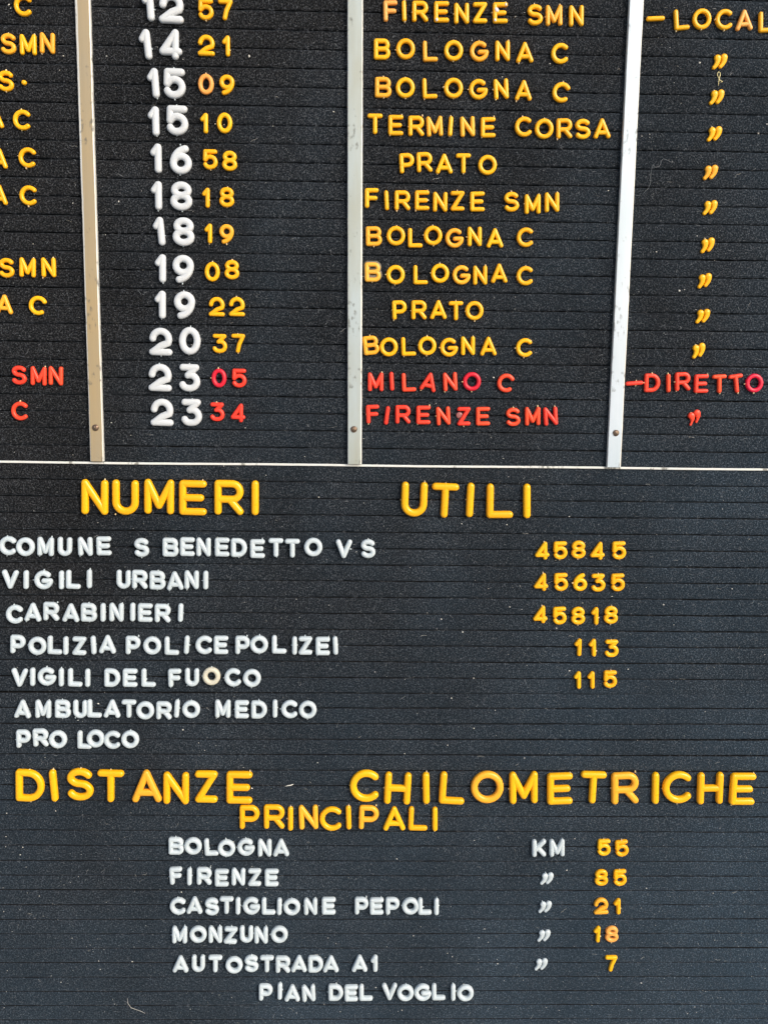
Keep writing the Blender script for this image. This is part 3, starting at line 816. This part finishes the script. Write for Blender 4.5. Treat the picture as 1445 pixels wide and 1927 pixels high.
def place_letters():
    r = random.Random(3)
    for key, style, cls, txt in ROWS:
        words = [[e.split() for e in w.split(',')] for w in txt.split('|')]
        for word in words:
            text = ''.join(e[0] for e in word)
            for i, e in enumerate(word):
                ch, x, z, rot = e[0], float(e[1]), float(e[2]), float(e[3])
                fl = e[4] if len(e) > 4 else ''
                mat = PL[fl or ('big_white' if cls == 'b' else style)]
                V, F_, nf = letter_mesh(ch, cls, style, r)
                if ch == '"': nm, cat = 'ditto_mark', 'ditto mark'
                elif ch == '-': nm, cat = 'dash', 'dash'
                elif ch == '.': nm, cat = 'full_stop', 'full stop'
                elif ch.isdigit(): nm, cat = 'digit', 'digit'
                else: nm, cat = 'letter', 'letter'
                mi = [0] * nf + [1] * (len(F_) - nf)
                o = mesh_obj(nm, V, F_, [mat, NUB if style != 'white' else PL['white']], mat_idx=mi)
                fix_normals(o.data)
                o.location = (x * MM, -.00025, z * MM)
                # lean of the letter in the board plane plus the slight tip of a loosely pushed-in letter
                o.rotation_euler = (math.radians(r.uniform(-1.5, 1.5)), math.radians(-rot), 0)
                cw = COLOUR_WORD[fl or style]
                kp = PHRASE.get(key, 'on the ' + key)
                size = {'s': 'small', 'd': 'small', 'b': 'large', 'h': 'big', 'm': 'medium'}[cls]
                if ch == '"':
                    lab = '%s ditto mark %s' % (cw, kp)
                elif ch == '-':
                    lab = '%s dash before %s %s' % (cw, 'LOCAL' if style == 'amber' else 'DIRETTO', kp)
                elif ch == '.':
                    lab = 'small amber full stop right of the cut-off S in the fifteen oh-nine row'
                elif ch.isdigit():
                    dg = DIGW[ch]
                    if len(text) == 1:
                        lab = '%s plastic digit %s standing alone %s' % (cw, dg, kp)
                    elif cls == 'b':
                        lab = 'large %s %s, %s hour digit %s' % (cw, dg, ORD[i], kp)
                    elif cls == 's' and style != 'white':
                        lab = 'small %s %s, %s minute digit %s' % (cw, dg, ORD[i], kp)
                    elif style == 'white':
                        lab = 'white digit one at the end of the AUTOSTRADA line'
                    else:
                        lab = 'small %s %s, %s digit of the number %s' % (cw, dg, ORD[i], kp)
                elif x < -160 and z > -247:
                    if len(text) == 1:
                        lab = '%s %s left of the tan strip %s' % (cw, ch, kp)
                    else:
                        lab = '%s %s, %s of %s left of tan strip %s' % (cw, ch, ORD[i], text, kp)
                elif text == 'S' and style == 'white':
                    lab = 'white plastic S standing alone between COMUNE and BENEDETTO' if x < -60 else 'white plastic S ending the COMUNE line, right of the V'
                elif len(text) == 1:
                    lab = '%s plastic %s standing alone %s' % (cw, ch, kp)
                else:
                    lab = '%s plastic %s, %s letter of %s %s' % (cw, ch, ORD[i], text, kp)
                lab = lab.replace('  ', ' ')
                grp = {'amber': 'amber plastic', 'white': 'white plastic', 'red': 'red plastic'}[style]
                grp += {'ditto mark': ' ditto marks', 'dash': ' dashes', 'full stop': ' full stops', 'digit': ' digits', 'letter': ' letters'}[cat]
                grp += ' of the timetable' if z > -247 else ' of the lower lists'
                tag(o, lab, cat, grp)
                LETTERS[(key, text, i)] = o
place_letters()

# ------------------------------------------------------------ aluminium strips
def strip(xl0, xr0, xl1, xr1, z0, z1, cl, cr_, face, edge, label, rivet):
    """upright strip: stations down its length with a chamfer on either side; cl, cr_ = chamfer width (top, bottom)"""
    root = bpy.data.objects.new('divider_strip', None)
    COL.objects.link(root)
    root.location = ((xl1 + xr1) / 2 * MM, 0, z1 * MM)
    tag(root, label, 'metal strip', 'aluminium strips between the timetable columns')
    r = random.Random(int(abs(xl0)))
    n = 60
    V, F_, mi = [], [], []
    for i in range(n + 1):
        t = i / n
        z = z0 + (z1 - z0) * t
        j = r.uniform(-.06, .06)
        a = xl0 + (xl1 - xl0) * t + j
        b = xr0 + (xr1 - xr0) * t + r.uniform(-.05, .05)
        ca = cl[0] + (cl[1] - cl[0]) * min(1, t * 1.0) + r.uniform(-.05, .05)
        cb = cr_[0] + (cr_[1] - cr_[0]) * t + r.uniform(-.05, .05)
        h = 2.7 + .12 * math.sin(i * .35)
        for x, y in ((a, .3), (a, -h + .9), (a + ca * .3, -h + .25), (a + ca, -h), ((a + b) / 2, -h - .05), (b - cb, -h), (b - cb * .3, -h + .3), (b, -h + .9), (b, .3)):
            V.append((x * MM - root.location.x, y * MM, z * MM - root.location.z))
    k = 9
    for i in range(n):
        for j in range(k - 1):
            F_.append((i * k + j, (i + 1) * k + j, (i + 1) * k + j + 1, i * k + j + 1))
            mi.append(0 if j in (3, 4) else 1)
    F_.append(tuple(n * k + j for j in range(k)))
    mi.append(1)
    o = mesh_obj('face_plate', V, F_, [face, edge], parent=root, smooth=False, mat_idx=mi)
    fix_normals(o.data)
    # rivet: a low dome with a worn head
    V, F_ = [], []
    rr, hh = 1.95, 1.15
    rings, seg = 7, 24
    for a in range(rings + 1):
        th = a / rings * math.pi / 2
        for s in range(seg):
            ph = 2 * math.pi * s / seg
            q = rr * math.cos(th) * (1 + .03 * math.sin(3 * ph))
            V.append((q * math.cos(ph) * MM, (-hh * math.sin(th) + .1 * math.sin(5 * ph) * (th > .9)) * MM, q * math.sin(ph) * MM))
    for a in range(rings):
        for s in range(seg):
            F_.append((a * seg + s, a * seg + (s + 1) % seg, (a + 1) * seg + (s + 1) % seg, (a + 1) * seg + s))
    rv = mesh_obj('rivet', V, F_, M_RIVET, parent=root)
    fix_normals(rv.data)
    rv.location = (rivet[0] * MM - root.location.x, -2.72 * MM, rivet[1] * MM - root.location.z)
    return root

S_L = strip(-157.8, -149.4, -157.8, -150.1, 26, -248.9, (1.7, .5), (.55, .5), M_TAN, M_EDGE,
            'tan metal strip, leftmost of the three upright strips', (-154.1, -229.3))
S_M = strip(-10.25, -1.75, -8.3, -.1, 26, -249.0, (.45, .35), (.5, .8), M_GREY, M_EDGE,
            'grey metal strip between the minute digits and the destination names', (-4.8, -228.6))
S_R = strip(144.05, 152.0, 144.05, 152.3, 26, -249.3, (.4, .3), (.5, .7), M_BLUE, M_EDGE,
            'bright white-blue metal strip, rightmost upright, left of LOCAL and DIRETTO', (148.3, -229.1))

# horizontal white bar closing the timetable
def bar():
    V, F_ = [], []
    r = random.Random(4)
    n = 90
    for i in range(n + 1):
        x = X0 + (X1 - X0) * i / n
        zc = -250.0 + .12 * math.sin(i * .23) + r.uniform(-.03, .03)
        for dz, y in ((.62, .2), (.62, -.75), (.45, -.95), (-.42, -.95), (-.6, -.75), (-.6, .2)):
            V.append((x * MM, y * MM, (zc + dz) * MM))
    k = 6
    for i in range(n):
        for j in range(k - 1):
            F_.append((i * k + j, i * k + j + 1, (i + 1) * k + j + 1, (i + 1) * k + j))
    o = mesh_obj('divider_bar', V, F_, M_WHITE, smooth=False)
    fix_normals(o.data)
    tag(o, 'thin white horizontal bar across the board below the three metal strips', 'divider bar')
bar()

# ------------------------------------------------------------ lint, threads, paint
def lint():
    r = random.Random(8)
    V, F_ = [], []
    def blob(x, z, s):
        k = len(V)
        n = r.randint(4, 6)
        a0 = r.uniform(0, 6.28)
        el = r.uniform(.5, 1.0)
        for i in range(n):
            a = a0 + 6.283 * i / n
            q = s * r.uniform(.6, 1.1)
            V.append(((x + q * math.cos(a)) * MM, -.15 * MM, (z + q * el * math.sin(a)) * MM))
        V.append((x * MM, (-.3 - s * .6) * MM, z * MM))
        for i in range(n):
            F_.append((k + i, k + (i + 1) % n, k + n))
    def hair(x, z, L, w=.06):
        a = r.uniform(0, 6.28)
        pts = []
        for i in range(7):
            pts.append((x, z))
            a += r.uniform(-.7, .7)
            x += L / 6 * math.cos(a)
            z += L / 6 * math.sin(a)
        k = len(V)
        for i, (px, pz) in enumerate(pts):
            V.append((px * MM, -.45 * MM, (pz + w) * MM))
            V.append(((px + w) * MM, -.5 * MM, (pz - w) * MM))
        for i in range(6):
            F_.append((k + 2 * i, k + 2 * i + 1, k + 2 * i + 3, k + 2 * i + 2))
    for _ in range(1300):
        z = -620 * (1 - r.random() ** 1.35) if False else r.uniform(-620, 15)
        if r.random() > .35 + .65 * (-z / 620) ** 1.3 if z < 0 else r.random() > .35: continue
        blob(r.uniform(-232, 275), z, min(.7, .13 + r.expovariate(7.5)))
    for _ in range(170):
        hair(r.uniform(-232, 275), r.uniform(-620, 15), r.uniform(1.5, 5), r.uniform(.015, .035))
    for x, z, s in [(-194, 0, .7), (-165.5, -25.7, .6), (-142, -25.4, .6), (151.5, -328, .6), (183, -333, .6), (-64, -24, .75),
                    (94, 5, .6), (-83, -60, .6), (82, -1, .5), (102, -25, .7), (36, -99, .6), (221, -60, .6), (196, -80, .6)]:
        blob(x, z, s)
    for cx, cz, n, s in [(-168, -560, 9, 5), (-176, -513, 7, 4), (-95, -497, 8, 4), (-60, -520, 6, 4), (248, -560, 14, 10), (235, -592, 16, 13),
                         (166, -12, 6, 3), (165, -38, 8, 5), (160, -62, 8, 4), (-152, -598, 5, 3), (105, -5, 6, 6)]:
        for _ in range(n):
            blob(r.gauss(cx, s), r.gauss(cz, s * .6), r.uniform(.1, .32))
    o = mesh_obj('lint', V, F_, [LINT], smooth=False)
    tag(o, 'tiny white lint specks and hairs scattered over the black felt', 'lint', kind='stuff')
lint()

def thread(name, pts, rad, mat, label, cat, y=-.8):
    V, F_ = [], []
    n = 6
    P3 = [Vector((a * MM, (y - .25 * math.sin(i * 1.3)) * MM, b * MM)) for i, (a, b) in enumerate(pts)]
    for i, c in enumerate(P3):
        t = (P3[min(i + 1, len(P3) - 1)] - P3[max(i - 1, 0)]).normalized()
        u = t.cross(Vector((0, 1, 0))).normalized()
        v = t.cross(u)
        rr = rad * (0.6 if i in (0, len(P3) - 1) else 1) * MM
        for s in range(n):
            a = 6.2832 * s / n
            V.append(tuple(c + u * (rr * math.cos(a)) + v * (rr * math.sin(a))))
    for i in range(len(P3) - 1):
        for s in range(n):
            F_.append((i * n + s, i * n + (s + 1) % n, (i + 1) * n + (s + 1) % n, (i + 1) * n + s))
    F_.append(tuple(range(n)))
    F_.append(tuple((len(P3) - 1) * n + s for s in range(n)))
    o = mesh_obj(name, V, F_, mat)
    fix_normals(o.data)
    tag(o, label, cat)
    return o
thread('loose_thread', [(196.5, -35.2), (196.4, -33), (196.6, -31), (197.2, -29.6), (197.1, -28.3), (196.2, -27.8), (195.4, -28.6), (195.6, -29.8), (196.5, -31.2), (197.2, -32.2), (198.6, -32.9), (197.4, -33.4)],
       .2, LINT_Y, 'tiny pale yellow looped thread between the two topmost ditto marks', 'thread')
thread('white_hair', [(172, -76.2), (170.2, -75.4), (168, -74.6), (167, -75.4), (166.6, -77.5), (165.6, -79), (163.2, -79.3), (162.6, -78)],
       .06, FIB[3], 'fine pale hair curling on the felt right of the bright strip', 'hair')
thread('long_hair', [(162.8, -77.4), (161.4, -80.5), (161.2, -83.5), (161.5, -87), (160.6, -90.5), (158.4, -92.6), (157.6, -94)],
       .05, FIB[3], 'fine hair hanging below the curled hair right of the bright strip', 'hair')
thread('plastic_shaving', [(-45.6, -450.0), (-44, -449.4), (-42, -449.2), (-40.5, -448.6)], .3, LINT,
       'small cream plastic shaving between DISTANZE and CHILOMETRICHE', 'shaving')
thread('curved_fibre', [(-146.5, -594), (-146.2, -597.5), (-144.4, -600.6), (-141, -602.2), (-138, -603.4), (-135.6, -604.6)], .09, LINT,
       'curved cream fibre on the felt near the bottom left corner', 'fibre')

# paint blots on the two E of FIRENZE in the top row
def spot(parent, x, z, s, y, mat=LINT):
    V, F_ = [], []
    r = random.Random(int(x * 10 + 77))
    n = 12
    rad_ = [s * r.uniform(.65, 1.1) for _ in range(n)]
    for q, yy in ((1, 0), (.75, -.28), (.35, -.42)):
        for i in range(n):
            a = 6.2832 * i / n
            V.append((q * rad_[i] * math.cos(a) * MM, yy * MM, q * rad_[i] * 1.25 * math.sin(a) * MM))
    V.append((0, -.48 * MM, 0))
    for k in range(2):
        for i in range(n):
            F_.append((k * n + i, k * n + (i + 1) % n, (k + 1) * n + (i + 1) % n, (k + 1) * n + i))
    for i in range(n):
        F_.append((2 * n + i, 2 * n + (i + 1) % n, 3 * n))
    o = mesh_obj('paint_spot', V, F_, mat, parent=parent)
    fix_normals(o.data)
    o.location = (x * MM, y * MM, z * MM)
    return o
PAINT = simple('white_paint', (.80, .78, .74), .5)
e1 = LETTERS[('12 57 row', 'FIRENZE', 3)]
e2 = LETTERS[('12 57 row', 'FIRENZE', 6)]
spot(e1, -2.6, -4.2, .8, -1.9, PAINT)
spot(e2, -2.1, 1.2, 1.1, -1.95, PAINT)
spot(e2, -3.0, -4.0, .8, -1.85, PAINT)
spot(e2, 3.0, 4.0, .7, -1.7, PAINT)

# a clear plastic film that has slipped behind the worn B of the 19 08 row
def film():
    b_ = LETTERS[('19 08 row', 'BOLOGNAC', 0)] if ('19 08 row', 'BOLOGNAC', 0) in LETTERS else LETTERS[('19 08 row', 'BOLOGNA', 0)]
    V, F_ = [], []
    for s in glyph('B', .34, .92):
        sweep([(x * 11.6 - 5.2, y * 12.0 - 5.4) for x, y in s], 1.75, 1.0, V, F_)
    V = [(a * MM, b * MM, c * MM) for a, b, c in V]
    m, nt, b = new_mat('dried_glue')
    b.inputs['Base Color'].default_value = (.17, .15, .11, 1)
    b.inputs['Roughness'].default_value = .45
    b.inputs['Specular IOR Level'].default_value = .3
    o = mesh_obj('glue_residue', V, F_, m, parent=b_)
    fix_normals(o.data)
film()
def disc():
    V, F_ = [], []
    sweep([(-.05, 0), (.05, 0)], 1.9, .9, V, F_)
    V = [(a * MM, b * MM, c * MM) for a, b, c in V]
    o = mesh_obj('plastic_disc', V, F_, plastic('pale_pink_plastic', (.32, .13, .11), vary=.02))
    fix_normals(o.data)
    zo = LETTERS[('23 34 row', 'FIRENZE', 5)]
    o.location = (zo.location.x - .0026, -.0002, zo.location.z + .0006)
    tag(o, 'small pale pink disc tucked behind the red Z on the 23 34 row', 'plastic disc')
disc()
